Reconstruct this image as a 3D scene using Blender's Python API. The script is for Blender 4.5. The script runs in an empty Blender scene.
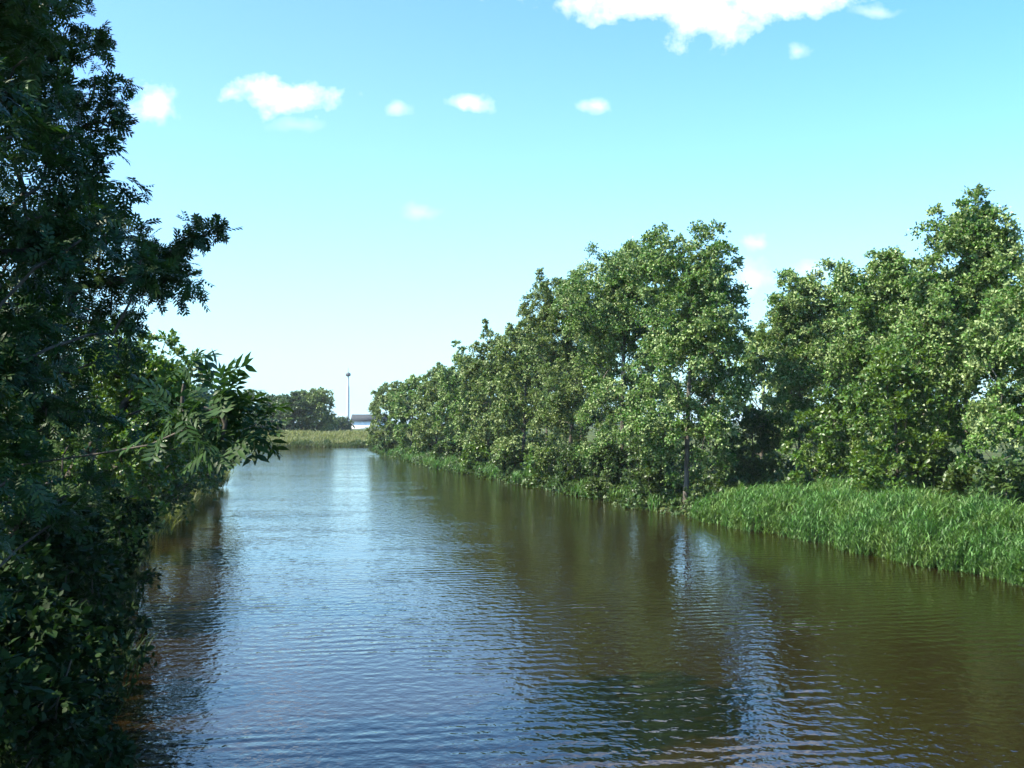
import bpy, math, random
import numpy as np
from mathutils import Vector

scene = bpy.context.scene
COL = scene.collection
R = math.radians
F = 1024.0            # focal length in pixels of the photograph (36 mm on a 36 mm sensor)
CAM_Z = 4.0           # eye height above the water, from the bridge rail
HOR = 424.0           # row of the horizon

def at(px, py, d):
    """world point seen at a photo pixel, d metres ahead"""
    return np.array([(px - 512.0) / F * d, d, CAM_Z + (HOR - py) / F * d])

# ------------------------------------------------------------------ mesh helpers
def np_mesh(name, verts, faces_list, mat, parent=None, smooth=False):
    """faces_list: list of int arrays (n,k); one mesh object"""
    me = bpy.data.meshes.new(name)
    verts = np.asarray(verts, dtype=np.float32)
    me.vertices.add(len(verts))
    me.vertices.foreach_set('co', verts.ravel())
    loops = np.concatenate([np.asarray(f, dtype=np.int32).ravel() for f in faces_list])
    tot = np.concatenate([np.full(len(f), np.asarray(f).shape[1], dtype=np.int32) for f in faces_list])
    start = np.concatenate([[0], np.cumsum(tot)[:-1]]).astype(np.int32)
    me.loops.add(len(loops))
    me.loops.foreach_set('vertex_index', loops)
    me.polygons.add(len(tot))
    me.polygons.foreach_set('loop_start', start)
    if smooth:
        me.polygons.foreach_set('use_smooth', np.ones(len(tot), dtype=bool))
    me.update(calc_edges=True)
    me.validate()
    me.materials.append(mat)
    o = bpy.data.objects.new(name, me)
    COL.objects.link(o)
    if parent is not None:
        o.parent = parent
    return o

def thing(name, label, cat, loc=(0, 0, 0), group=None):
    o = bpy.data.objects.new(name, None)
    COL.objects.link(o)
    o.location = loc
    o.empty_display_size = 0.3
    o['label'] = label
    o['category'] = cat
    if group:
        o['group'] = group
    return o

def norm(v):
    return v / np.maximum(np.linalg.norm(v, axis=-1, keepdims=True), 1e-9)

# ------------------------------------------------------------------ materials
def new_mat(name):
    m = bpy.data.materials.new(name)
    m.use_nodes = True
    nt = m.node_tree
    nt.nodes.clear()
    return m, nt

def N(nt, kind, **kw):
    n = nt.nodes.new(kind)
    for k, v in kw.items():
        if hasattr(n, k):
            setattr(n, k, v)
        else:
            n.inputs[k].default_value = v
    return n

def leaf_mat(name, front, back, var=0.35, yellow=(0.16, 0.17, 0.03), trans=0.28, rough=0.42, spec=0.5):
    m, nt = new_mat(name)
    L = nt.links.new
    geo = N(nt, 'ShaderNodeNewGeometry')
    sidemix = N(nt, 'ShaderNodeMixRGB')
    sidemix.inputs[1].default_value = (*front, 1)
    sidemix.inputs[2].default_value = (*back, 1)
    L(geo.outputs['Backfacing'], sidemix.inputs[0])
    # leaf to leaf variation
    ramp = N(nt, 'ShaderNodeMapRange')
    L(geo.outputs['Random Per Island'], ramp.inputs[0])
    ramp.inputs[3].default_value = 1 - var
    ramp.inputs[4].default_value = 1 + var
    val = N(nt, 'ShaderNodeHueSaturation')
    L(sidemix.outputs[0], val.inputs['Color'])
    L(ramp.outputs[0], val.inputs['Value'])
    # a few yellower leaves, and branch-to-branch colour drift
    noi = N(nt, 'ShaderNodeTexNoise')
    noi.inputs['Scale'].default_value = 0.7
    noi.inputs['Detail'].default_value = 2
    L(geo.outputs['Position'], noi.inputs['Vector'])
    nr = N(nt, 'ShaderNodeMapRange')
    nr.inputs[1].default_value = 0.45
    nr.inputs[2].default_value = 0.75
    nr.inputs[3].default_value = 0.0
    nr.inputs[4].default_value = 0.45
    L(noi.outputs['Fac'], nr.inputs[0])
    ym = N(nt, 'ShaderNodeMixRGB')
    ym.inputs[2].default_value = (*yellow, 1)
    L(nr.outputs[0], ym.inputs[0])
    L(val.outputs[0], ym.inputs[1])
    p = N(nt, 'ShaderNodeBsdfPrincipled')
    p.inputs['Roughness'].default_value = rough
    p.inputs['Specular IOR Level'].default_value = spec
    L(ym.outputs[0], p.inputs['Base Color'])
    tr = N(nt, 'ShaderNodeBsdfTranslucent')
    tc = N(nt, 'ShaderNodeHueSaturation')
    tc.inputs['Saturation'].default_value = 1.25
    tc.inputs['Value'].default_value = 1.5
    L(ym.outputs[0], tc.inputs['Color'])
    L(tc.outputs[0], tr.inputs['Color'])
    mx = N(nt, 'ShaderNodeMixShader')
    mx.inputs[0].default_value = trans
    L(p.outputs[0], mx.inputs[1])
    L(tr.outputs[0], mx.inputs[2])
    out = N(nt, 'ShaderNodeOutputMaterial')
    L(mx.outputs[0], out.inputs[0])
    return m

def noise_mat(name, c1, c2, scale=3.0, rough=0.85, bump=0.0, stretch=(1, 1, 1), c3=None):
    m, nt = new_mat(name)
    L = nt.links.new
    geo = N(nt, 'ShaderNodeTexCoord')
    mp = N(nt, 'ShaderNodeMapping')
    mp.inputs['Scale'].default_value = stretch
    L(geo.outputs['Object'], mp.inputs['Vector'])
    noi = N(nt, 'ShaderNodeTexNoise')
    noi.inputs['Scale'].default_value = scale
    noi.inputs['Detail'].default_value = 6
    L(mp.outputs[0], noi.inputs['Vector'])
    cr = N(nt, 'ShaderNodeValToRGB')
    cr.color_ramp.elements[0].position = 0.35
    cr.color_ramp.elements[1].position = 0.65
    cr.color_ramp.elements[0].color = (*c1, 1)
    cr.color_ramp.elements[1].color = (*c2, 1)
    if c3:
        e = cr.color_ramp.elements.new(0.5)
        e.color = (*c3, 1)
    L(noi.outputs['Fac'], cr.inputs[0])
    p = N(nt, 'ShaderNodeBsdfPrincipled')
    p.inputs['Roughness'].default_value = rough
    if rough > 0.9:
        p.inputs['Specular IOR Level'].default_value = 0.05
    L(cr.outputs[0], p.inputs['Base Color'])
    if bump:
        b = N(nt, 'ShaderNodeBump')
        b.inputs['Strength'].default_value = 0.8
        b.inputs['Distance'].default_value = bump
        L(noi.outputs['Fac'], b.inputs['Height'])
        L(b.outputs[0], p.inputs['Normal'])
    out = N(nt, 'ShaderNodeOutputMaterial')
    L(p.outputs[0], out.inputs[0])
    return m

M_BARK = noise_mat('bark', (0.055, 0.045, 0.033), (0.16, 0.14, 0.11), 9, 0.9, 0.02, (1, 1, 0.25))
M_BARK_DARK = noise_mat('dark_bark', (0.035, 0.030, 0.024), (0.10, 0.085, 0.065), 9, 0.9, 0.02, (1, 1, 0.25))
M_POP = leaf_mat('windblown_leaf', (0.052, 0.128, 0.016), (0.240, 0.310, 0.120), 0.3, (0.10, 0.16, 0.02), trans=0.16, spec=0.35, rough=0.5)
M_POP2 = leaf_mat('olive_leaf', (0.062, 0.116, 0.018), (0.210, 0.260, 0.100), 0.3, (0.11, 0.14, 0.024), trans=0.16, spec=0.35, rough=0.5)
M_BRIGHT = leaf_mat('fresh_leaf', (0.050, 0.115, 0.016), (0.110, 0.170, 0.040), 0.35, (0.13, 0.17, 0.02))
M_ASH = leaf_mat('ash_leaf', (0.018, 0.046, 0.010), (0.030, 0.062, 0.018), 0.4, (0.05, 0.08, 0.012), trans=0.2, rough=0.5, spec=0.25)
M_SHRUB = leaf_mat('shrub_leaf', (0.036, 0.074, 0.016), (0.070, 0.105, 0.036), 0.4, (0.09, 0.12, 0.02), trans=0.22, spec=0.35)
M_SHADE = leaf_mat('shaded_leaf', (0.011, 0.028, 0.006), (0.018, 0.036, 0.010), 0.4, (0.03, 0.05, 0.010), trans=0.15, rough=0.6, spec=0.12)  # deep shade under the left trees darkened into the leaf colour
M_FAR = leaf_mat('far_leaf', (0.046, 0.086, 0.026), (0.080, 0.120, 0.050), 0.4, (0.08, 0.12, 0.03))
M_REED = leaf_mat('reed_blade', (0.066, 0.148, 0.034), (0.080, 0.160, 0.046), 0.5, (0.16, 0.19, 0.04), trans=0.3, rough=0.55, spec=0.3)
M_GRASS = leaf_mat('meadow_blade', (0.15, 0.17, 0.05), (0.15, 0.17, 0.05), 0.4, (0.26, 0.23, 0.10), trans=0.25, rough=0.6)
M_SEDGE = leaf_mat('sedge_blade', (0.10, 0.13, 0.03), (0.12, 0.14, 0.04), 0.35, (0.20, 0.19, 0.05), trans=0.3, rough=0.5)
M_GROUND = noise_mat('bank_soil_and_turf', (0.028, 0.044, 0.014), (0.070, 0.105, 0.026), 0.5, 0.95, 0.05, (1, 1, 1), (0.050, 0.058, 0.024))

# ------------------------------------------------------------------ river geometry
LB = np.array([(-400, 8.0), (-60, 4.0), (0, -2.2), (8, -3.7), (12, -4.9), (22, -8.4), (34, -12.3), (50, -15.8), (66, -19.0), (178, -44.0), (400, -95)])
RB = np.array([(-400, 130.), (-60, 37.0), (0, 20.1), (25.6, 12.8), (43, 7.9), (61, 2.9), (95, -7.4), (152, -20.3), (400, -80)])
def Lx(y): return np.interp(y, LB[:, 0], LB[:, 1]) + 0.25 * np.sin(y * 0.9) + 0.15 * np.sin(y * 2.3 + 1)
def Rx(y): return np.interp(y, RB[:, 0], RB[:, 1]) + 0.22 * np.sin(y * 0.7 + 2) + 0.15 * np.sin(y * 1.9)

def shore(x, y):
    """signed distance (roughly) to the water's edge: negative in the river"""
    far = 178.0 + 0.8 * np.sin(x * 0.3)
    a = np.maximum.reduce([Lx(y) - x, x - Rx(y), y - far])
    b = np.maximum.reduce([156.0 - y, y - far, -44.0 - x])
    return np.minimum(a, b)

def smooth(a, b, x):
    t = np.clip((x - a) / (b - a), 0, 1)
    return t * t * (3 - 2 * t)

def ground_z(x, y):
    x = np.asarray(x, float); y = np.asarray(y, float)
    sd = shore(x, y)
    h = -1.4 + 1.75 * smooth(-2.2, 1.4, sd) + 0.55 * smooth(1.4, 9, sd)
    h = h + 0.8 * smooth(182, 200, y) * smooth(0, 12, sd)
    h = h + 0.08 * np.sin(x * 0.55 + 1.3 * np.sin(y * 0.21)) * np.cos(y * 0.47) * smooth(0, 4, sd)
    return h

def axis(lo, hi, step, far, n):
    core = np.arange(lo, hi + 1e-6, step)
    g = np.geomspace(step, far, n)
    return np.concatenate([(lo - g)[::-1], core, hi + g])
gx = axis(-75, 75, 0.75, 5000, 22)
gy = axis(-30, 215, 0.8, 6000, 22)
X, Y = np.meshgrid(gx, gy)
Z = ground_z(X, Y)
idx = np.arange(X.size).reshape(X.shape)
quads = np.stack([idx[:-1, :-1], idx[:-1, 1:], idx[1:, 1:], idx[1:, :-1]], -1).reshape(-1, 4)
g = np_mesh('ground', np.stack([X, Y, Z], -1).reshape(-1, 3), [quads], M_GROUND, smooth=True)
g['kind'] = 'structure'

# ------------------------------------------------------------------ water
def water_mat():
    m, nt = new_mat('river_water')
    L = nt.links.new
    geo = N(nt, 'ShaderNodeNewGeometry')
    def mapped(rot, scale):
        mp = N(nt, 'ShaderNodeMapping')
        mp.inputs['Rotation'].default_value = (0, 0, R(rot))
        mp.inputs['Scale'].default_value = scale
        L(geo.outputs['Position'], mp.inputs['Vector'])
        return mp.outputs[0]
    def noise(vec, scale, detail, rough=0.5):
        n = N(nt, 'ShaderNodeTexNoise')
        n.inputs['Scale'].default_value = scale
        n.inputs['Detail'].default_value = detail
        n.inputs['Roughness'].default_value = rough
        L(vec, n.inputs['Vector'])
        return n.outputs['Fac']
    def math_(op, a, b):
        n = N(nt, 'ShaderNodeMath', operation=op)
        for i, v in enumerate((a, b)):
            if isinstance(v, (int, float)):
                n.inputs[i].default_value = v
            else:
                L(v, n.inputs[i])
        return n.outputs[0]
    w = N(nt, 'ShaderNodeTexWave')
    w.wave_type = 'BANDS'; w.bands_direction = 'Y'; w.wave_profile = 'SIN'
    w.inputs['Scale'].default_value = 0.85
    w.inputs['Distortion'].default_value = 9.0
    w.inputs['Detail'].default_value = 2.0
    w.inputs['Detail Scale'].default_value = 0.45
    L(mapped(-17, (0.55, 1, 1)), w.inputs['Vector'])
    n1 = noise(mapped(-12, (1.0, 1.5, 1)), 2.0, 2, 0.5)     # wind chop
    n2 = noise(mapped(14, (1.15, 1.0, 1)), 4.6, 2, 0.5)       # small ripples
    gust = noise(mapped(-6, (0.02, 0.07, 1)), 1.0, 3, 0.5)
    gm = N(nt, 'ShaderNodeMapRange')
    gm.inputs[1].default_value = 0.38; gm.inputs[2].default_value = 0.62
    gm.inputs[3].default_value = 0.55; gm.inputs[4].default_value = 1.15
    L(gust, gm.inputs[0])
    patch = noise(mapped(8, (0.16, 0.3, 1)), 1.0, 2, 0.5)
    pm = N(nt, 'ShaderNodeMapRange')
    pm.inputs[1].default_value = 0.42; pm.inputs[2].default_value = 0.68
    pm.inputs[3].default_value = 0.001; pm.inputs[4].default_value = 0.008
    L(patch, pm.inputs[0])
    h = math_('ADD', math_('MULTIPLY', w.outputs['Fac'], pm.outputs[0]), math_('MULTIPLY', n1, 0.015))
    h = math_('ADD', h, math_('MULTIPLY', n2, 0.015))
    h = math_('MULTIPLY', h, gm.outputs[0])
    b = N(nt, 'ShaderNodeBump')
    b.inputs['Strength'].default_value = 1.0
    b.inputs['Distance'].default_value = 1.0
    L(h, b.inputs['Height'])
    p = N(nt, 'ShaderNodeBsdfPrincipled')
    p.inputs['Base Color'].default_value = (0.0105, 0.0058, 0.0017, 1)
    p.inputs['Roughness'].default_value = 0.04
    p.inputs['IOR'].default_value = 1.45
    L(b.outputs[0], p.inputs['Normal'])
    out = N(nt, 'ShaderNodeOutputMaterial')
    L(p.outputs[0], out.inputs[0])
    return m
wx, wy = np.meshgrid(np.linspace(-120, 150, 28), np.linspace(-120, 190, 32))
wi = np.arange(wx.size).reshape(wx.shape)
wq = np.stack([wi[:-1, :-1], wi[:-1, 1:], wi[1:, 1:], wi[1:, :-1]], -1).reshape(-1, 4)
riv = np_mesh('river', np.stack([wx, wy, np.zeros_like(wx)], -1).reshape(-1, 3), [wq], water_mat())
riv['kind'] = 'structure'

# ------------------------------------------------------------------ leaves
def tpl_diamond():
    v = np.array([(0, 0, 0), (0.42, 0.5, 0.10), (1, 0, -0.06), (0.42, -0.5, 0.10)], float)
    return v, [np.array([(0, 2, 1), (0, 3, 2)])]
def tpl_lance():
    v = np.array([(0, 0, 0), (0.22, 0.36, 0.05), (0.55, 0.46, 0.06), (1, 0, -0.12), (0.55, -0.46, 0.06), (0.22, -0.36, 0.05), (0.5, 0, 0.0)], float)
    f = np.array([(0, 6, 1), (1, 6, 2), (2, 6, 3), (3, 6, 4), (4, 6, 5), (5, 6, 0)])
    return v, [f]
def tpl_pinnate(pairs=4):
    """an ash leaf: pairs of lance-shaped leaflets and one at the end; length 1"""
    lv, lf = tpl_lance()
    V = []; Fc = []
    def put(ox, oz, ang, ln, wd, side):
        c, s = math.cos(ang), math.sin(ang)
        k = len(V) * 7
        q = np.empty_like(lv)
        x = lv[:, 0] * ln; y = lv[:, 1] * wd; z = lv[:, 2] * wd
        q[:, 0] = ox + x * c - y * s
        q[:, 1] = x * s + y * c
        q[:, 2] = oz + z - 0.25 * (x / ln) ** 2 * ln * abs(math.sin(ang))
        V.append(q); Fc.append(lf[0] + k)
    for i in range(pairs):
        t = 0.2 + 0.55 * i / (pairs - 1)
        oz = -0.22 * t * t
        ln = 0.40 - 0.05 * abs(i - 1.5)
        put(t, oz, R(56), ln, 0.13, 1)
        put(t, oz, -R(56), ln, 0.13, -1)
    put(0.66, -0.09, 0, 0.36, 0.13, 1)
    V = np.concatenate(V); Fc = np.concatenate(Fc)
    # the stalk
    k = len(V)
    st = np.array([(0, 0.008, 0), (0, -0.008, 0), (0.7, -0.004, -0.1), (0.7, 0.004, -0.1)])
    V = np.concatenate([V, st])
    return V, [Fc, np.array([(k, k + 1, k + 2), (k, k + 2, k + 3)])]
TPL = {'diamond': tpl_diamond(), 'lance': tpl_lance(), 'pinnate': tpl_pinnate()}

def leaves(rng, P, A, Nn, length, width, tpl):
    """place one leaf per row: base P, axis A, up Nn"""
    v, fl = TPL[tpl]
    n = len(P)
    A = norm(A)
    S = norm(np.cross(Nn, A))
    U = np.cross(A, S)
    ln = length * rng.uniform(0.65, 1.3, n)[:, None, None]
    wd = (width if tpl != 'pinnate' else length) * rng.uniform(0.7, 1.25, n)[:, None, None]
    if tpl == 'pinnate':
        wd = ln
    co = P[:, None, :] + v[None, :, 0:1] * ln * A[:, None, :] + v[None, :, 1:2] * wd * S[:, None, :] + v[None, :, 2:3] * wd * U[:, None, :]
    k = len(v)
    off = (np.arange(n) * k)[:, None, None]
    faces = [(f[None] + off).reshape(-1, f.shape[1]) for f in fl]
    return co.reshape(-1, 3), faces

def foliage(rng, C, RC, per, length, width, tpl, twig=0.6, up=0.55, wind=(0.35, 0.05, 0.1), axis_pt=None, droop=0.25, flip=0.0):
    """leaves on short twigs radiating from each clump centre"""
    nt = max(3, int(per / 9))
    Ps = []; As = []; Ns = []
    nC = len(C)
    td = rng.normal(size=(nC, nt, 3))
    td[..., 2] += 0.25
    if axis_pt is not None:
        outw = norm(C - axis_pt)
        td += 0.7 * outw[:, None, :]
    td = norm(td)
    kl = max(1, int(round(per / nt)))
    t = rng.uniform(0.15, 1.0, (nC, nt, kl, 1)) ** 0.75
    rad = (RC[:, None, None, None] * rng.uniform(0.55, 1.15, (nC, nt, 1, 1)))
    P = C[:, None, None, :] + td[:, :, None, :] * t * rad
    P[..., 2] -= (droop * t[..., 0] ** 2 * rad[..., 0])
    P += rng.normal(scale=0.03, size=P.shape) * rad
    A = td[:, :, None, :] * 0.6 + rng.normal(scale=0.75, size=P.shape) + np.array(wind)
    A[..., 2] -= 0.25
    Nn = rng.normal(scale=0.5, size=P.shape) + np.array([0, 0, up])
    Nn = Nn + rng.normal(scale=0.35, size=(nC, 1, 1, 3))
    if flip:
        turned = (rng.uniform(size=(nC, nt, 1, 1)) < np.where(rng.uniform(size=(nC, 1, 1, 1)) < flip, 0.85, 0.10))   # sprigs blown over, pale side up
        Nn = np.where(turned, -Nn, Nn)
    return leaves(rng, P.reshape(-1, 3), A.reshape(-1, 3), norm(Nn.reshape(-1, 3)), length, width, tpl)

# ------------------------------------------------------------------ wood
class Wood:
    def __init__(self):
        self.v = []; self.f = []; self.n = 0
    def tube(self, pts, rad, sides=6):
        pts = np.asarray(pts, float); rad = np.asarray(rad, float)
        t = np.gradient(pts, axis=0)
        t = norm(t)
        ref = np.where(np.abs(t[:, 2:3]) > 0.9, np.array([[1., 0, 0]]), np.array([[0, 0, 1.]]))
        a = norm(np.cross(t, ref)); b = np.cross(t, a)
        # keep the frame from spinning
        for i in range(1, len(a)):
            p = a[i - 1] - t[i] * np.dot(a[i - 1], t[i])
            a[i] = p / max(np.linalg.norm(p), 1e-6); b[i] = np.cross(t[i], a[i])
        th = np.linspace(0, 2 * np.pi, sides, endpoint=False)
        ring = pts[:, None, :] + rad[:, None, None] * (np.cos(th)[None, :, None] * a[:, None, :] + np.sin(th)[None, :, None] * b[:, None, :])
        k = len(pts)
        ii = self.n + np.arange(k * sides).reshape(k, sides)
        q = np.stack([ii[:-1], np.roll(ii[:-1], -1, 1), np.roll(ii[1:], -1, 1), ii[1:]], -1).reshape(-1, 4)
        self.v.append(ring.reshape(-1, 3)); self.f.append(q); self.n += k * sides
    def build(self, name, mat, parent):
        return np_mesh(name, np.concatenate(self.v), [np.concatenate(self.f)], mat, parent, smooth=True)

def grow(rng, base, trunk_pts, C, r_base, sides=6, min_r=0.008, limbs=()):
    """trunk plus limbs reaching every clump centre; pipe-model radii"""
    nodes = []; parent = []
    for i, p in enumerate(trunk_pts):
        nodes.append(np.array(p, float)); parent.append(i - 1)
    nT = len(nodes)
    T = np.array(trunk_pts)
    dist = np.array([np.min(np.linalg.norm(T - c, axis=1)) for c in C])
    ends = []
    for lb in limbs:
        j = int(np.argmin([np.linalg.norm(np.array(q) - lb[0]) for q in nodes[:nT]]))
        for p in lb:
            nodes.append(np.array(p, float)); parent.append(j); j = len(nodes) - 1
        ends.append(j)
    for k in np.argsort(dist):
        c = C[k]
        A = np.array(nodes)
        d = np.linalg.norm(A - c, axis=1)
        hz = np.linalg.norm((A - c)[:, :2], axis=1)
        pen = np.maximum(0, A[:, 2] - (c[2] - 0.35 * hz)) * 1.6
        j = int(np.argmin(d + pen))
        s = nodes[j]
        m = 3 if d[j] > 0.8 else 2
        bow = rng.normal(scale=0.07, size=3) * d[j]; bow[2] += 0.08 * d[j]
        prev = j
        for q in range(1, m + 1):
            t = q / m
            p = s + (c - s) * t + bow * math.sin(math.pi * t) * (1 if q < m else 0)
            nodes.append(p); parent.append(prev); prev = len(nodes) - 1
        ends.append(prev)
    n = len(nodes)
    load = np.zeros(n)
    for e in ends:
        load[e] += 1
    for i in range(n - 1, 0, -1):
        if i >= nT:
            load[parent[i]] += load[i]
    for i in range(nT - 1, 0, -1):
        load[i - 1] += load[i]
    rad = np.maximum(min_r, r_base * (np.maximum(load, 0.3) / max(load[0], 1)) ** 0.5)
    nl = nT + sum(len(l) for l in limbs)
    rad[nT:nl] = np.minimum(rad[nT:nl], 0.0055)
    # flare and taper of the trunk
    hh = np.linspace(1.25, 0.35, nT)
    w = Wood()
    tr = np.maximum(rad[:nT], r_base * 0.18) * np.where(np.arange(nT) == 0, 1.35, 1.0)
    w.tube(nodes[:nT], tr, 9)
    children = {}
    for i in range(nT, n):
        children.setdefault(parent[i], []).append(i)
    stack = []
    for i in range(nT):
        for c in children.get(i, []):
            stack.append((i, c))
    while stack:
        a, c = stack.pop()
        chain = [a, c]
        while True:
            ch = children.get(chain[-1], [])
            if not ch:
                break
            big = max(ch, key=lambda q: load[q])
            for q in ch:
                if q != big:
                    stack.append((chain[-1], q))
            chain.append(big)
        rr = rad[chain].copy()
        rr[0] = rr[1]
        w.tube([nodes[q] for q in chain], rr, sides)
    return w

def in_ellipsoids(rng, ell, n, shell=2.2, gaps=0.0):
    """n points through a union of ellipsoids (cx,cy,cz,rx,ry,rz), denser near the outside"""
    E = np.array([e[:6] for e in ell], float)
    vol = (E[:, 3] * E[:, 4] * E[:, 5]) ** 0.75
    k = rng.choice(len(E), n, p=vol / vol.sum())
    d = norm(rng.normal(size=(n, 3)))
    r = rng.uniform(0.05, 1, (n, 1)) ** (1 / shell)
    P = E[k, :3] + d * r * E[k, 3:6]
    if not gaps:
        return P
    # hollows between the boughs
    ph = rng.uniform(0, 6.28, (6,)); q = P * (6.28 / gaps)
    nz = np.sin(q[:, 0] + ph[0] + 1.1 * np.sin(q[:, 2] + ph[1])) * np.sin(q[:, 2] * 1.15 + ph[2] + 0.9 * np.sin(q[:, 1] + ph[3])) + 0.5 * np.sin(q[:, 1] * 1.2 + ph[4] + q[:, 0] * 0.6) 
    keep = np.argsort(-nz)[:int(n * 0.78)]
    return P[np.sort(keep)]

def crown_shape(rng, H, W, zb, lobes=9, spires=3, lean=(0, 0), D=None):
    D = D or W
    mid = (zb + H) / 2
    hz = (H - zb) / 2
    ell = [(lean[0] * 0.5, lean[1] * 0.5, mid - 0.03 * H, W * 0.45, D * 0.45, hz * 0.93)]
    ell.append((lean[0] * 0.8, lean[1] * 0.8, zb + 0.74 * (H - zb), W * 0.36, D * 0.36, hz * 0.46))
    for i in range(lobes):
        a = 2 * math.pi * (i + rng.uniform(-0.3, 0.3)) / lobes
        f = rng.uniform(0.08, 0.74)
        rr = math.sin(math.pi * min(0.98, 0.12 + 0.86 * f)) ** 0.6
        q = rng.uniform(0.13, 0.21)
        ell.append((math.cos(a) * W * 0.33 * rr + lean[0] * f, math.sin(a) * D * 0.33 * rr + lean[1] * f,
                    zb + (H - zb) * f, W * q, D * q, W * q * rng.uniform(0.8, 1.2)))
    for i in range(spires):
        a = rng.uniform(0, 2 * math.pi); o = 0 if i == 0 else rng.uniform(0.08, 0.24) * W
        q = rng.uniform(0.11, 0.16) * W
        top = H if i == 0 else H - rng.uniform(0.04, 0.16) * H
        ell.append((math.cos(a) * o + lean[0], math.sin(a) * o + lean[1], top - q * 1.3, q, q, q * 1.3))
    return ell

def tree(name, label, cat, x, y, ell, nclump, rc, per, leaf, mats, r_base, trunk_top, seed,
         group=None, tpl='diamond', extra=None, lean=(0, 0), xleaf=None, xper=None, limbs=(), flip=0.0, gaps=0.0, wind=(0.35, 0.05, 0.1), up=0.55, shell=2.2, droop=0.25):
    rng = np.random.default_rng(seed)
    z0 = float(ground_z(x, y))
    root = thing(name, label, cat, (x, y, z0), group)
    C = in_ellipsoids(rng, ell, int(nclump * (1.32 if gaps else 1)), shell, gaps)
    if extra is not None:
        C = np.concatenate([C, np.array(extra, float)])
    C = C[C[:, 2] > 0.15]
    RC = rc * rng.uniform(0.7, 1.3, len(C))
    if extra is not None:
        RC[-len(extra):] *= 0.8
    w = None
    k = 7
    zz = np.linspace(-0.25, trunk_top, k)
    tp = np.stack([lean[0] * (zz / trunk_top) ** 2 + 0.05 * trunk_top * 0.35 * np.cumsum(rng.normal(size=k)) * (zz > 0.3) * 0.4,
                   lean[1] * (zz / trunk_top) ** 2 + 0.05 * trunk_top * 0.35 * np.cumsum(rng.normal(size=k)) * (zz > 0.3) * 0.4, zz], -1)
    w = grow(rng, (0, 0, 0), tp, C, r_base, limbs=[np.array(l, float) for l in limbs])
    w.build('trunk', mats[1], root)
    ax = np.stack([tp[-1, 0] * np.clip(C[:, 2] / trunk_top, 0, 1), tp[-1, 1] * np.clip(C[:, 2] / trunk_top, 0, 1), C[:, 2] * 0.75], -1)
    ne = len(extra) if (extra is not None and xleaf) else 0
    m = len(C) - ne
    v, f = foliage(rng, C[:m], RC[:m], per, leaf[0], leaf[1], tpl, axis_pt=ax[:m], wind=wind, up=up, droop=droop, flip=flip)
    if ne:
        v2, f2 = foliage(rng, C[m:], RC[m:], xper, xleaf, xleaf, tpl, axis_pt=ax[m:], wind=wind, up=up, droop=droop)
        f = [np.concatenate([a, b + len(v)]) for a, b in zip(f, f2)]
        v = np.concatenate([v, v2])
    np_mesh('crown', v, f, mats[0], root)
    return root

def rel(points, x, y):
    """photo-derived world clump positions relative to a tree's base"""
    z0 = float(ground_z(x, y))
    return [tuple(np.array(p) - np.array([x, y, z0])) for p in points]

def rel_ell(items, x, y):
    z0 = float(ground_z(x, y))
    return [(*(np.array(c) - np.array([x, y, z0])), *r) for c, r in items]

# ------------------------------------------------------------------ right bank: the row of wind-blown trees
G_R = 'wind-blown trees along the right bank'
POP = (M_POP, M_BARK); OLV = (M_POP2, M_BARK_DARK); BRT = (M_BRIGHT, M_BARK_DARK)
def row_tree(px, d, top, W, zb, seed, label, mats=POP, leaf=(0.125, 0.088), nclump=330, rc=0.54, per=245, lean=(0.5, 0), lobes=10, spires=5, r=0.12, D=None, extra=None, x=None, lob=()):
    x = (px - 512) / F * d if x is None else x
    H = CAM_Z + (HOR - top) / F * d - float(ground_z(x, d))
    rng = np.random.default_rng(seed + 1000)
    ell = crown_shape(rng, H - rc * 0.5, W, zb, lobes, spires, lean, D)
    z0 = float(ground_z(x, d))
    for (a, b, rp) in lob:
        c = at(a, b, d); q = rp / F * d
        ell.append((c[0] - x, 0.0, c[2] - z0, q, q * 1.2, q))
    ex = None
    if extra:
        ex = rel([at(*e) for e in extra], x, d)
    return tree('riverside_tree', label, 'tree', x, d, ell, nclump, rc, per, leaf, mats, r, H * 0.8, seed, G_R, lean=lean, extra=ex, flip=0.36, gaps=2.6)

row_tree(1052, 33, 236, 6.0, 2.2, 11, 'tree cut off by the right edge, low pale branch hanging over the reeds',
         extra=[(985, 425, 32), (1000, 440, 32), (975, 445, 31.5), (1010, 420, 32), (995, 465, 31.5), (965, 462, 31.5), (1015, 455, 32)])
row_tree(964, 38.5, 192, 5.4, 1.9, 12, 'tallest looking tree at far right, pointed pale crown above the reed bed', nclump=420, lob=[(968, 228, 34), (945, 265, 38), (990, 265, 36), (960, 330, 60)],
         extra=[(905, 262, 38), (915, 285, 38), (1012, 268, 38), (940, 212, 38.5), (995, 215, 38.5)])
row_tree(880, 43.5, 250, 5.0, 1.0, 13, 'round-topped tree behind the middle of the reed bed, just left of the pointed tree', lob=[(868, 280, 30), (900, 275, 28), (880, 340, 45)])
row_tree(800, 50, 268, 5.2, 0.8, 14, 'first tree right of the sky gap, behind the near end of the reed bed', lob=[(790, 302, 28), (830, 288, 28), (810, 350, 40)],
         extra=[(765, 330, 50), (770, 345, 50), (790, 275, 50), (775, 300, 50)])
row_tree(684, 46.3, 230, 5.6, 0.7, 15, 'big broad tree with a grey trunk at the water edge, left of the sky gap', nclump=400, r=0.115,
         extra=[(738, 262, 46), (740, 290, 46), (742, 330, 46), (738, 350, 46)],
         lob=[(655, 265, 38), (698, 260, 36), (722, 300, 24), (690, 330, 55), (715, 262, 24), (662, 415, 36), (712, 395, 34), (715, 345, 30)])
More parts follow.
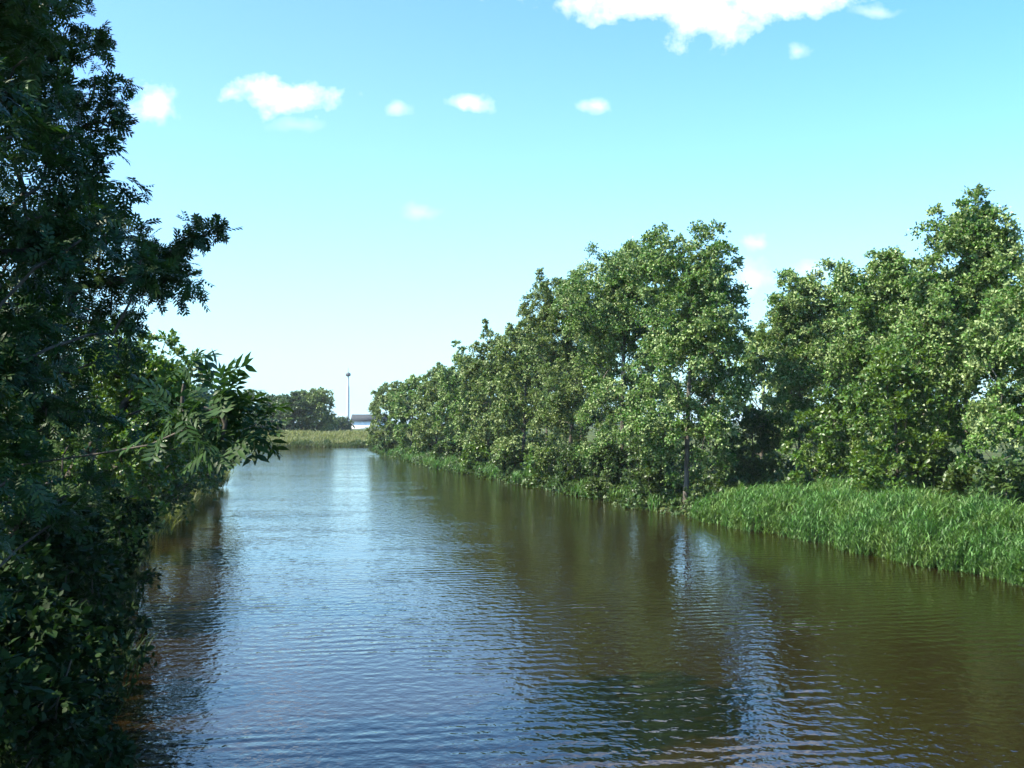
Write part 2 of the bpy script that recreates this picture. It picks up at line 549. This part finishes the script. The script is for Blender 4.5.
row_tree(622, 55, 240, 6.0, 0.6, 16, 'tall rounded tree standing left of the broad tree with the grey trunk', nclump=400, lob=[(612, 280, 42), (590, 300, 40), (640, 270, 34)])
row_tree(568, 63, 266, 6.0, 0.5, 17, 'tree with a small twiggy spike above its crown, mid right bank', OLV, lob=[(568, 300, 34), (550, 320, 32)],
         extra=[(540, 272, 63), (541, 280, 63), (538, 288, 63), (546, 285, 63), (548, 292, 63), (541, 298, 63), (550, 300, 63)])
row_tree(522, 73, 306, 6.0, 0.5, 18, 'olive tree just left of and lower than the one with the twiggy spike', OLV, nclump=280, leaf=(0.19, 0.13), per=130)
row_tree(487, 84, 326, 6.2, 0.5, 19, 'olive tree with a dark tuft at its top, halfway down the right bank', OLV, nclump=270, leaf=(0.20, 0.14), per=120,
         extra=[(485, 322, 84), (486, 328, 84), (489, 333, 84), (484, 337, 84)])
row_tree(460, 95, 346, 6.2, 0.5, 20, 'lower olive tree left of the tuft-topped one, towards the river bend', POP, nclump=250, leaf=(0.22, 0.15), per=110,
         extra=[(456, 344, 95), (462, 350, 95)])
row_tree(436, 108, 360, 6.2, 0.5, 21, 'third tree from the river bend on the right bank, even rounded crown', OLV, nclump=230, leaf=(0.24, 0.16), per=100)
row_tree(412, 124, 370, 6.6, 0.4, 22, 'second tree from the river bend on the right bank, soft green dome', POP, nclump=220, leaf=(0.26, 0.18), per=100)
row_tree(388, 143, 377, 7.4, 0.3, 23, 'last small tree of the right bank, beside the far meadow', OLV, nclump=220, leaf=(0.28, 0.19), per=90)
# second row behind
row_tree(760, 66, 316, 6.5, 0.5, 31, 'darker tree showing low in the sky gap behind the bank trees', POP, nclump=150, per=90, leaf=(0.24, 0.16))
row_tree(925, 50, 262, 6.0, 0.5, 32, 'back-row tree glimpsed between the pointed tree and the round-topped one', POP, nclump=150, per=100, leaf=(0.22, 0.15))
row_tree(650, 66, 270, 6.5, 0.5, 33, 'back-row tree filling in behind the big broad tree', OLV, nclump=150, per=90, leaf=(0.24, 0.16))
row_tree(845, 58, 280, 6.0, 0.5, 34, 'back-row tree filling in behind the first tree right of the sky gap', OLV, nclump=150, per=90, leaf=(0.24, 0.16))
row_tree(580, 80, 300, 7, 0.5, 35, 'back-row tree hardly seen behind the twiggy-spiked tree', OLV, nclump=120, per=80, leaf=(0.28, 0.19))

for (px_, d_, tp_, sd_, lb_) in ((545, 96, 322, 36, 'back-row tree behind the olive tree next to the twiggy-spiked one'), (500, 112, 345, 37, 'back-row tree behind the tuft-topped tree'),
                             (462, 128, 364, 38, 'back-row tree deep behind the lower trees near the river bend')):
    row_tree(px_, d_, tp_, 9, 0.2, sd_, lb_, OLV, nclump=180, per=80, leaf=(0.32, 0.22))

# ------------------------------------------------------------------ bushes of the right bank
G_B = 'bushes along the right bank'
def bush(px, d, top, W, seed, label, mats, leaf=(0.16, 0.11), nclump=70, rc=0.42, per=90, x=None, dx=0, group=G_B, name='bush', tpl='diamond', r=0.05, D=None):
    x = ((px - 512) / F * d if x is None else x) + dx
    H = CAM_Z + (HOR - top) / F * d - float(ground_z(x, d))
    rng = np.random.default_rng(seed + 1000)
    ell = crown_shape(rng, H - rc * 0.4, W, 0.1, 7, 3, (0, 0), D)
    return tree(name, label, 'bush', x, d, ell, nclump, rc, per, leaf, mats, r, H * 0.7, seed, group, tpl=tpl)
bush(895, 37.5, 335, 3.6, 41, 'tall fresh green bush standing in front of the pointed tree, above the reeds', BRT, nclump=150, leaf=(0.15, 0.10), rc=0.5, per=120, r=0.08)
bush(826, 43, 385, 3.4, 42, 'fresh green bush rising from behind the reeds below the round-topped tree', BRT, nclump=90)
bush(935, 37, 440, 2.6, 43, 'low dark bush in the shade at the back of the reed bed', (M_SHRUB, M_BARK_DARK))
bush(1005, 31, 452, 2.6, 54, 'dark bush at the right edge, squeezed between the narrowing reeds and the trees', (M_SHRUB, M_BARK_DARK))
bush(970, 33.5, 455, 2.4, 55, 'shaded bush under the pale low branch, touching the back of the reeds', (M_SHRUB, M_BARK_DARK))
bush(752, 49, 400, 3.0, 44, 'shaded bush at the foot of the sky gap, left end of the reed bed', (M_SHRUB, M_BARK_DARK))
bush(650, 49, 432, 2.6, 45, 'bush beside the grey trunk, left of it at the water edge', (M_SHRUB, M_BARK_DARK))
bush(608, 54.5, 440, 2.4, 46, 'dark bush leaning over the water below the tall rounded tree', (M_SHRUB, M_BARK_DARK))
bush(575, 59, 442, 2.4, 47, 'bush with bluish leaves at the water edge under the twiggy-spiked tree', (M_SHRUB, M_BARK_DARK))
bush(548, 65, 440, 2.6, 48, 'fresh yellow-green bush at the water edge, mid right bank', BRT)
bush(512, 73, 443, 2.6, 49, 'rounded bush at the water edge below the lower olive tree', (M_SHRUB, M_BARK_DARK), leaf=(0.2, 0.14), per=70)
bush(478, 83, 441, 3.0, 50, 'bush at the water edge below the tuft-topped tree', BRT, leaf=(0.22, 0.15), per=60)
bush(450, 95, 440, 3.2, 51, 'third waterside bush from the river bend', (M_SHRUB, M_BARK_DARK), leaf=(0.24, 0.16), per=60)
bush(424, 110, 438, 3.4, 52, 'second waterside bush from the river bend', BRT, leaf=(0.26, 0.18), per=50)
bush(395, 132, 434, 4.0, 53, 'waterside bush nearest the river bend, at the foot of the last trees', (M_SHRUB, M_BARK_DARK), leaf=(0.28, 0.19), per=50)

# ------------------------------------------------------------------ left bank: dark overhanging trees
# nearest ash, its trunk left of the view
G_L = 'shaded trees overhanging the left bank'
x, y = -6.4, 6.6
ell = rel_ell([(at(-110, 40, 6.5), (1.1, 1.2, 1.3)), (at(-60, 250, 6.5), (1.35, 1.3, 1.2)), (at(-110, 400, 6.4), (0.85, 1.0, 0.8)),
               (at(-60, 300, 6.6), (0.5, 0.8, 0.8)), (at(-160, -200, 6.5), (1.6, 1.6, 1.6)), (at(-70, 520, 6.3), (0.8, 0.9, 0.7)),
               (at(-50, 430, 5.7), (0.45, 0.7, 0.55))], x, y)
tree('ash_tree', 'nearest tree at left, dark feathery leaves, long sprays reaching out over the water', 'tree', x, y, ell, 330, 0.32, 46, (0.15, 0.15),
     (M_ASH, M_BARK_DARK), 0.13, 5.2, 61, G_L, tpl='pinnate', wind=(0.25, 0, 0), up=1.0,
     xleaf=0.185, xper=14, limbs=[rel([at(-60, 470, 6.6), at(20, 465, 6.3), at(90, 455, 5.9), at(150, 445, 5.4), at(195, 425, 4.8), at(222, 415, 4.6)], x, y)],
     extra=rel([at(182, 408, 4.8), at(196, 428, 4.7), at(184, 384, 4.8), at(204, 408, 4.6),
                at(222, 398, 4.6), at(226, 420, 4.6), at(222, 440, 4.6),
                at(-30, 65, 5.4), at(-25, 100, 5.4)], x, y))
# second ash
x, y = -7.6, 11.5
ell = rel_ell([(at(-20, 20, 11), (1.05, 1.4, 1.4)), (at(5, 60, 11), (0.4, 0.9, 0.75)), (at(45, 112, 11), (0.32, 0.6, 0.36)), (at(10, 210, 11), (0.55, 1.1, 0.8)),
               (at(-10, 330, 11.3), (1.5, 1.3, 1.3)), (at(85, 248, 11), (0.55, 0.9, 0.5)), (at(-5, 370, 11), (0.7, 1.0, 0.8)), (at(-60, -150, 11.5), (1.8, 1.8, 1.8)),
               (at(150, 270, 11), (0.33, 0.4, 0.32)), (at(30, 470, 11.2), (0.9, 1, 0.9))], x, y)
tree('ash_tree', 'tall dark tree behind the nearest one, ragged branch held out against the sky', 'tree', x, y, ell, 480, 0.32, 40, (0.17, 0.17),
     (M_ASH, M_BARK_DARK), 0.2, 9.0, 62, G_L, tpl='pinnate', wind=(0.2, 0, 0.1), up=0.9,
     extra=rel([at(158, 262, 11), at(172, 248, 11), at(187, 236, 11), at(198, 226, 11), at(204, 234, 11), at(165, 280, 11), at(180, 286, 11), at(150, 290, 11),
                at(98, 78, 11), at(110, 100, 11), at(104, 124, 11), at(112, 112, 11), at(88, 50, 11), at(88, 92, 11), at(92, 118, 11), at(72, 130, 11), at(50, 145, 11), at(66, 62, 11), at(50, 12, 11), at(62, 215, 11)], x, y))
for (x, y, sd_, lb) in ((-11.0, 1.5, 67, 'unseen ash added outside the left edge to shade the nearest tree'), (-14.5, -5.0, 68, 'unseen ash added left of and behind the viewpoint to block light')):  # out-of-view trees added to keep sun and sky off the near foliage
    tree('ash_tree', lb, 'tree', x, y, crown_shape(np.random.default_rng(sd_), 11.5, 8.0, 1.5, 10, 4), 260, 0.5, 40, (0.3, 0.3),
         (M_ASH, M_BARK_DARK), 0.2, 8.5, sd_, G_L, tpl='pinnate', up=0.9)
# the paler small-leaved tree behind
def left_tree(px, d, top, W, x, seed, label, mats, leaf, nclump=140, rc=0.5, per=110, zb=0.5, lob=(), tpl='diamond', name='riverside_tree'):
    H = CAM_Z + (HOR - top) / F * d - float(ground_z(x, d))
    rng = np.random.default_rng(seed + 1000)
    lean = ((px - 512) / F * d - x, 0)
    ell = crown_shape(rng, H - rc * 0.5, W, zb, 9, 4, lean)
    z0 = float(ground_z(x, d))
    for (a, b, rp) in lob:
        c = at(a, b, d); q = rp / F * d
        ell.append((c[0] - x, -0.3, c[2] - z0, q, q * 1.2, q))
    return tree(name, label, 'tree', x, d, ell, nclump, rc, per, leaf, mats, 0.13, H * 0.75, seed, G_L, lean=lean, tpl=tpl)
left_tree(140, 21, 318, 3.6, -9.6, 63, 'small tree with sunlit yellow-green leaves, below the ragged branch at left', BRT, (0.10, 0.065), nclump=300, rc=0.36, per=130,
          lob=[(150, 358, 34), (180, 385, 30), (120, 350, 34), (160, 425, 44), (190, 420, 26)])
left_tree(165, 30, 352, 4.6, -12.2, 64, 'dark tree behind the sunlit small one on the left bank', (M_SHRUB, M_BARK_DARK), (0.14, 0.10), nclump=150)
left_tree(195, 42, 374, 5.0, -15.4, 65, 'left-bank tree half hidden behind the near leaf sprays', (M_SHRUB, M_BARK_DARK), (0.16, 0.11), nclump=150)
left_tree(214, 56, 392, 5.0, -18.2, 66, 'farthest tree on the near left bank, above the hanging sedge', (M_SHRUB, M_BARK_DARK), (0.2, 0.13), nclump=140)

G_S = 'shaded bushes under the left trees'
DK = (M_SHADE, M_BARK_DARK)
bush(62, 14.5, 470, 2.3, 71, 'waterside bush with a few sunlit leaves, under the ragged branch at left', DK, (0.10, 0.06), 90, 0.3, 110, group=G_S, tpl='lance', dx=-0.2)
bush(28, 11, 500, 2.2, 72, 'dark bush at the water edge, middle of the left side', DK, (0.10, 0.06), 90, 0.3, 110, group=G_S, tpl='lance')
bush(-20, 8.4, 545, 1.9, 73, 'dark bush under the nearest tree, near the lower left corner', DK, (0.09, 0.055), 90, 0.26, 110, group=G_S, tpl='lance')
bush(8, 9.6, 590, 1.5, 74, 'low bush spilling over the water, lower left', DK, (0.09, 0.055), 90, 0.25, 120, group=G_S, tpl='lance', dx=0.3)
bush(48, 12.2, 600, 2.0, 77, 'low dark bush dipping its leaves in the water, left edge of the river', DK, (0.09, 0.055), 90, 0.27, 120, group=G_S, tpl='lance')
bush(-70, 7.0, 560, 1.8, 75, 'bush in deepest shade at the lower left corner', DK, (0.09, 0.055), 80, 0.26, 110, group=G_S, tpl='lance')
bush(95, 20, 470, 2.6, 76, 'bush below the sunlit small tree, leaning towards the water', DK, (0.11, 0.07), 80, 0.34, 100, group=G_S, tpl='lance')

# ------------------------------------------------------------------ far bank
G_F = 'trees beyond the far meadow'
def far_tree(px, d, top, W, seed, label, per=60, nclump=110, mt=None):
    x = (px - 512) / F * d
    H = CAM_Z + (HOR - top) / F * d - float(ground_z(x, d))
    rng = np.random.default_rng(seed + 1000)
    ell = crown_shape(rng, H - 0.4, W, 0.2, 9, 4)
    return tree('distant_tree', label, 'tree', x, d, ell, int(nclump * 1.8), 0.9, per, (0.40, 0.28), (mt or M_FAR, M_BARK_DARK), 0.25, H * 0.75, seed, G_F)
far_tree(317, 225, 385, 10.5, 81, 'round-crowned far tree at the right end of the group beyond the meadow', 90, 150, M_POP2)
far_tree(294, 222, 391, 8.5, 82, 'far tree in the middle of the group beyond the meadow', 80, 120)
far_tree(274, 228, 392, 9, 83, 'far tree left of the group, next to the near leaf sprays', 80, 120)
far_tree(250, 230, 386, 10, 84, 'far tree mostly hidden behind the near leaf sprays', 60, 120)
far_tree(331, 280, 412, 7, 86, 'low bluish tree between the round-crowned far tree and the mast', 50, 60)
far_tree(343, 300, 416, 6, 85, 'small bluish bush-like tree left of the mast base', 50, 60)

# ------------------------------------------------------------------ blades: reeds and grass
def blades(rng, bx, by, bz, hgt, per, wid, spread, name, mat, segs=3, lean=(0.14, 0.0), maxlen=9.0):
    """each stem carries a few arching blades"""
    n = len(bx)
    st = np.repeat(np.arange(n), per)
    m = len(st)
    h = hgt[st]
    t0 = rng.uniform(0.0, 0.62, m) * h
    if maxlen < 5:
        t0 = rng.uniform(0.0, 0.8, m) ** 0.8 * h
    ang = rng.uniform(0, 2 * np.pi, m)
    ln = np.minimum(np.maximum(h - t0, 0.35 * h), maxlen) * rng.uniform(0.55, 1.0, m)
    out = np.stack([np.cos(ang), np.sin(ang)], -1)
    tilt = np.stack([rng.normal(scale=0.12, size=n) + lean[0], rng.normal(scale=0.12, size=n) + lean[1]], -1)[st]
    side = np.stack([-np.sin(ang + rng.normal(scale=0.5, size=m)), np.cos(ang + rng.normal(scale=0.5, size=m))], -1)
    rows = []
    for s in range(segs + 1):
        t = s / segs
        zz = t0 + ln * (t - 0.35 * spread * t * t)
        ex = spread * ln * t * t * 0.75
        ax = bx[st] + tilt[:, 0] * (zz) + out[:, 0] * ex
        ay = by[st] + tilt[:, 1] * (zz) + out[:, 1] * ex
        w = wid * (1 - t) ** 0.8 * rng.uniform(0.7, 1.2, m) if s < segs else np.full(m, wid * 0.04)
        if s == 0:
            w = np.full(m, wid * 0.7)
        a = np.stack([ax + side[:, 0] * w, ay + side[:, 1] * w, bz[st] + zz], -1)
        b = np.stack([ax - side[:, 0] * w, ay - side[:, 1] * w, bz[st] + zz], -1)
        rows.append(np.stack([a, b], 1))
    V = np.stack(rows, 1)            # m, segs+1, 2, 3
    k = (segs + 1) * 2
    off = (np.arange(m) * k)[:, None, None]
    f = np.array([(2 * s, 2 * s + 1, 2 * s + 3, 2 * s + 2) for s in range(segs)])
    o = np_mesh(name, V.reshape(-1, 3), [(f[None] + off).reshape(-1, 4)], mat)
    o['kind'] = 'stuff'
    return o

rng = np.random.default_rng(5)
# the reed bed in front of the right-hand trees
def bed_width(y):
    return np.interp(y, [17, 26, 32, 38, 41, 44], [1.2, 1.6, 3.4, 5.8, 5.0, 0.6])
n = 12500
yy = rng.uniform(17, 44.0, n)
ww = rng.uniform(0, 1, n) ** 0.9
width = bed_width(yy)
xx = Rx(yy) - 0.35 + ww * width
tuft = np.sin(xx * 2.1 + 2 * np.sin(yy * 0.9)) * np.sin(yy * 1.7 + np.sin(xx * 1.3)) + 0.6 * np.sin(xx * 0.9 + yy * 0.5)
hh = (1.25 + 0.30 * tuft + rng.normal(scale=0.16, size=n)) * np.interp(ww, [0, 0.12, 1], [0.72, 1, 1.05]) * np.interp(yy, [17, 30, 38, 44], [0.95, 0.95, 1.0, 0.75])
blades(rng, xx, yy, np.maximum(ground_z(xx, yy), -0.15), hh, 11, 0.022, 1.05, 'reed_bed', M_REED, maxlen=0.42)
# patchy reeds and sedges on towards the bend
n = 5000
yy = rng.uniform(47, 156, n)
keep = (np.sin(yy * 0.35) + np.sin(yy * 0.83 + 1) > -0.4)
yy = yy[keep]; n = len(yy)
xx = Rx(yy) - 0.4 + rng.uniform(0, 1.8, n)
hh = rng.uniform(0.6, 1.25, n)
blades(rng, xx, yy, np.maximum(ground_z(xx, yy), -0.1), hh, 5, 0.035, 0.6, 'waterside_reeds', M_REED)
# nettles, brambles and saplings under the right-hand trees
n = 3600
yy = rng.uniform(20, 160, n) ** 1.0
off = rng.uniform(0, 1, n) ** 1.6 * 13.3 - 0.3
off = np.where(yy < 42, off * 0.7 + bed_width(yy) - 0.1, off)
xx = Rx(yy) + off
zz = ground_z(xx, yy) + rng.uniform(0.1, 1.0, n) * np.where(yy < 42, 0.8, 0.6 + 0.09 * off)
v, f = foliage(rng, np.stack([xx, yy, zz], -1), 0.55 * rng.uniform(0.7, 1.3, n), 60, 0.2, 0.13, 'diamond')
un = np_mesh('undergrowth', v, f, M_SHRUB)
un['kind'] = 'stuff'
# hanging sedge on the left bank
n = 1600
yy = rng.uniform(36, 66, n)
xx = Lx(yy) - 0.5 + rng.uniform(0, 1.0, n)
blades(rng, xx, yy, np.maximum(ground_z(xx, yy), -0.05) + 0.1, rng.uniform(0.9, 1.8, n), 6, 0.025, 0.9, 'hanging_sedge', M_SEDGE)
n = 1200
yy = rng.uniform(5, 36, n)
xx = Lx(yy) - 0.8 + rng.uniform(0, 1.0, n)
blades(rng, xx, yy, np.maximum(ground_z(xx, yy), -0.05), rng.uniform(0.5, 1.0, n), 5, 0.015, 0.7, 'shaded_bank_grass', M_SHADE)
# the far meadow
n = 9000
yy = 178.5 + rng.uniform(0, 1, n) ** 1.5 * 45
xx = rng.uniform(-66, -18, n)
kk = shore(xx, yy) > -0.3
xx = xx[kk]; yy = yy[kk]; n = len(xx)
blades(rng, xx, yy, ground_z(xx, yy), rng.uniform(0.6, 1.25, n) * (1 + 0.3 * np.sin(xx * 0.5 + np.sin(yy * 0.3)) * np.sin(yy * 0.4 + xx * 0.13)), 4, 0.06, 0.6, 'meadow_grass', M_GRASS, 2)
n = 2600
xx = rng.uniform(-60, -14, n)
yy = 178.0 + 0.8 * np.sin(xx * 0.3) + rng.uniform(-0.4, 1.4, n)
blades(rng, xx, yy, np.maximum(ground_z(xx, yy), -0.1), rng.uniform(0.5, 1.1, n) * (1.15 + 0.45 * np.sin(xx * 0.9) * np.sin(xx * 0.37)), 4, 0.05, 0.6, 'far_bank_reeds', M_SHRUB, 2)

# ------------------------------------------------------------------ mast and building far off
M_STEEL = noise_mat('galvanised_steel', (0.42, 0.43, 0.44), (0.55, 0.56, 0.57), 2, 0.5)
M_DARK = noise_mat('dark_steel', (0.05, 0.055, 0.06), (0.09, 0.095, 0.10), 2, 0.6)
M_WALL = noise_mat('white_render', (0.70, 0.70, 0.68), (0.82, 0.82, 0.80), 0.6, 0.8)
M_ROOF = noise_mat('slate_roof', (0.035, 0.04, 0.045), (0.06, 0.065, 0.07), 1.5, 0.95)
M_GLASS = noise_mat('window_glass', (0.03, 0.035, 0.04), (0.05, 0.055, 0.06), 1, 0.15)
def lathe(name, prof, mat, parent, sides=12):
    w = Wood()
    w.tube([(0, 0, z) for r, z in prof], [r for r, z in prof], sides)
    return w.build(name, mat, parent)
def box_mesh(name, boxes, mat, parent):
    V = []; Fq = []
    for (x0, x1, y0, y1, z0, z1) in boxes:
        k = len(V)
        V += [(x0, y0, z0), (x1, y0, z0), (x1, y1, z0), (x0, y1, z0), (x0, y0, z1), (x1, y0, z1), (x1, y1, z1), (x0, y1, z1)]
        Fq += [[k + i for i in q] for q in ((0, 3, 2, 1), (4, 5, 6, 7), (0, 1, 5, 4), (1, 2, 6, 5), (2, 3, 7, 6), (3, 0, 4, 7))]
    return np_mesh(name, V, [np.array(Fq)], mat, parent)
d = 600.0
px = (348 - 512) / F * d
t = thing('mast', 'tall thin grey mast with a dark head rising beyond the far meadow', 'mast', (px, d, 0.6))
lathe('pole', [(0.95, -0.5), (0.92, 4), (0.85, 20), (0.8, 25.5)], M_STEEL, t)
lathe('upper_pole', [(0.50, 25.4), (0.45, 31.8)], M_STEEL, t)
lathe('head', [(0.2, 31.2), (1.3, 31.5), (1.5, 32.2), (1.45, 33.0), (0.6, 33.6), (0.1, 33.7)], M_DARK, t)
lathe('antenna', [(0.12, 33.6), (0.07, 36.5)], M_DARK, t, 6)
d = 480.0
px = (368 - 512) / F * d
t = thing('farm_building', 'white walled building with dark roof beyond the meadow at the river bend', 'building', (px, d, 0.9))
box_mesh('wall', [(-7, 9, -4, 4, -0.3, 4.4)], M_WALL, t)
rv = [(-7.5, -4.6, 4.403), (9.5, -4.6, 4.403), (9.5, 0, 7.6), (-7.5, 0, 7.6), (-7.5, 4.6, 4.403), (9.5, 4.6, 4.403)]
rf = np_mesh('roof', rv, [np.array([(0, 1, 2, 3), (3, 2, 5, 4), (0, 4, 5, 1)]), np.array([(0, 3, 4), (1, 5, 2)])], M_ROOF, t)
# far hedgerow on the horizon
rng = np.random.default_rng(77)
hx = rng.uniform(-420, 260, 900)
hy = 620 + rng.uniform(-12, 12, 900) + 40 * np.sin(hx * 0.01)
hz = rng.uniform(0.8, 1.0, 900) * (2.5 + 2.2 * np.sin(hx * 0.05) ** 2) + 0.8
C = np.stack([hx, hy, hz * rng.uniform(0.3, 1, 900)], -1)
v, f = foliage(rng, C, np.full(900, 2.2), 40, 1.2, 0.9, 'diamond')
hd = np_mesh('distant_hedgerow', v, f, M_FAR)
hd['kind'] = 'stuff'

# ------------------------------------------------------------------ sky, sun, clouds
SUN_EL, SUN_AZ = 50.0, -112.0     # azimuth clockwise from straight ahead: from the left, a touch behind
w = bpy.data.worlds.new('World'); scene.world = w
w.use_nodes = True
nt = w.node_tree; nt.nodes.clear()
Lk = nt.links.new
sky = N(nt, 'ShaderNodeTexSky')
sky.sky_type = 'NISHITA'
sky.sun_disc = False
sky.sun_elevation = R(SUN_EL)
sky.sun_rotation = R(SUN_AZ)
sky.air_density = 1.0; sky.dust_density = 0.6; sky.ozone_density = 1.0
tint = N(nt, 'ShaderNodeMixRGB', blend_type='MULTIPLY')
tint.inputs[0].default_value = 1.0
tcol = N(nt, 'ShaderNodeMixRGB')
tcol.inputs[1].default_value = (0.77, 1.07, 1.27, 1)
tcol.inputs[2].default_value = (0.45, 1.00, 1.52, 1)
Lk(tcol.outputs[0], tint.inputs[2])
Lk(sky.outputs[0], tint.inputs[1])
# deeper blue overhead than low down
tc = N(nt, 'ShaderNodeTexCoord')
sep = N(nt, 'ShaderNodeSeparateXYZ')
Lk(tc.outputs['Generated'], sep.inputs[0])
def M(op, a, b=0.0, clamp=False):
    n = N(nt, 'ShaderNodeMath', operation=op)
    n.use_clamp = clamp
    for i, v in enumerate((a, b)):
        if isinstance(v, (int, float)):
            n.inputs[i].default_value = v
        else:
            Lk(v, n.inputs[i])
    return n.outputs[0]
ysafe = M('MAXIMUM', sep.outputs[1], 0.05)
u = M('DIVIDE', sep.outputs[0], ysafe)
v_ = M('DIVIDE', sep.outputs[2], ysafe)
comb = N(nt, 'ShaderNodeCombineXYZ')
u0, v0 = u, v_
Lk(u, comb.inputs[0]); Lk(v_, comb.inputs[1])
cn = N(nt, 'ShaderNodeTexNoise')
cn.inputs['Scale'].default_value = 22; cn.inputs['Detail'].default_value = 7; cn.inputs['Roughness'].default_value = 0.6
Lk(comb.outputs[0], cn.inputs['Vector'])
nz = M('MULTIPLY', M('SUBTRACT', cn.outputs['Fac'], 0.5), 2.6)
cw = N(nt, 'ShaderNodeTexNoise')
cw.inputs['Scale'].default_value = 34; cw.inputs['Detail'].default_value = 4
Lk(comb.outputs[0], cw.inputs['Vector'])
cs = N(nt, 'ShaderNodeSeparateXYZ')
Lk(cw.outputs['Color'], cs.inputs[0])
u = M('ADD', u, M('MULTIPLY', M('SUBTRACT', cs.outputs[0], 0.5), 0.03))
v_ = M('ADD', v_, M('MULTIPLY', M('SUBTRACT', cs.outputs[1], 0.5), 0.02))
total = None
# (px, py, half width, half height, strength)
CL = [(640, -8, 95, 26, 1.0), (708, 8, 60, 40, 1.0), (770, -10, 100, 28, 1.0), (700, -60, 240, 60, 1.0), (285, 92, 58, 20, 1.0), (258, 84, 30, 18, .9), (152, 100, 26, 26, .75),
      (462, 97, 26, 11, .62), (593, 102, 22, 11, .5), (395, 107, 16, 8, .33), (803, 47, 14, 10, .35), (422, 212, 26, 11, .22), (757, 243, 14, 12, .4),
      (756, 272, 26, 22, .35), (820, 268, 30, 14, .25), (295, 124, 26, 8, .15), (880, 5, 26, 9, .3),
      (-500, 60, 220, 50, .9), (1500, 120, 260, 60, .9), (-200, -300, 200, 60, .8), (1300, -400, 300, 80, .8)]
for (cx, cy, rx, ry, s) in CL:
    du = M('DIVIDE', M('SUBTRACT', u, (cx - 512) / F), rx / F)
    dv = M('DIVIDE', M('SUBTRACT', v_, (HOR - cy) / F), ry / F)
    r2 = M('SQRT', M('ADD', M('MULTIPLY', du, du), M('MULTIPLY', dv, dv)))
    fall = M('ADD', M('SUBTRACT', 1.0, r2), M('MULTIPLY', nz, 0.9))
    mk = M('MULTIPLY', M('MULTIPLY', fall, 1.1, True), s)
    total = mk if total is None else M('MAXIMUM', total, mk)
front = M('GREATER_THAN', sep.outputs[1], 0.05)
total = M('MULTIPLY', total, front, True)
mix = N(nt, 'ShaderNodeMixRGB')
mix.inputs[2].default_value = (6.5, 6.5, 6.5, 1)
hz_ = N(nt, 'ShaderNodeMixRGB')          # pale summer haze low over the horizon
hz_.inputs[2].default_value = (2.2, 4.2, 4.9, 1)
up = M('MAXIMUM', sep.outputs[2], 0.0)
Lk(M('ADD', M('MULTIPLY', M('SUBTRACT', up, 0.20), 1.5), M('MULTIPLY', M('MAXIMUM', sep.outputs[0], -0.15), M('MULTIPLY', up, 2.6)), True), tcol.inputs[0])
Lk(M('MULTIPLY', M('POWER', M('SUBTRACT', 1.0, up), 7.0), 0.8), hz_.inputs[0])
Lk(tint.outputs[0], hz_.inputs[1])
Lk(total, mix.inputs[0]); Lk(hz_.outputs[0], mix.inputs[1])
bg = N(nt, 'ShaderNodeBackground')
bg.inputs['Strength'].default_value = 0.105
Lk(mix.outputs[0], bg.inputs['Color'])
wo = N(nt, 'ShaderNodeOutputWorld')
Lk(bg.outputs[0], wo.inputs[0])

sd = bpy.data.lights.new('sun', 'SUN')
sd.energy = 5.0; sd.angle = R(0.5); sd.color = (1, 0.93, 0.78)
so = bpy.data.objects.new('sun', sd); COL.objects.link(so)
sv = Vector((math.sin(R(SUN_AZ)) * math.cos(R(SUN_EL)), math.cos(R(SUN_AZ)) * math.cos(R(SUN_EL)), math.sin(R(SUN_EL))))
so.rotation_euler = sv.to_track_quat('Z', 'Y').to_euler()
so.location = (0, 0, 60)

hm, hn = new_mat('summer_haze')
pv = N(hn, 'ShaderNodeVolumePrincipled')
pv.inputs['Color'].default_value = (0.86, 0.92, 1.0, 1)
pv.inputs['Density'].default_value = 0.00012
ho = N(hn, 'ShaderNodeOutputMaterial')
hn.links.new(pv.outputs[0], ho.inputs['Volume'])
hz = box_mesh('haze', [(-5300, 5300, -6300, 6500, -3.0, 48.0)], hm, None)
hz['kind'] = 'stuff'

# ------------------------------------------------------------------ camera and view
cd = bpy.data.cameras.new('camera')
cd.lens = 36.0; cd.sensor_width = 36.0; cd.clip_end = 20000; cd.clip_start = 0.1
co = bpy.data.objects.new('camera', cd); COL.objects.link(co)
co.location = (0, 0, CAM_Z)
co.rotation_euler = (R(90) + math.atan((HOR - 384) / F), 0, 0)
scene.camera = co
vs = scene.view_settings
vs.view_transform = 'Standard'; vs.look = 'None'; vs.exposure = 1.5; vs.gamma = 1.0
vs.use_curve_mapping = False
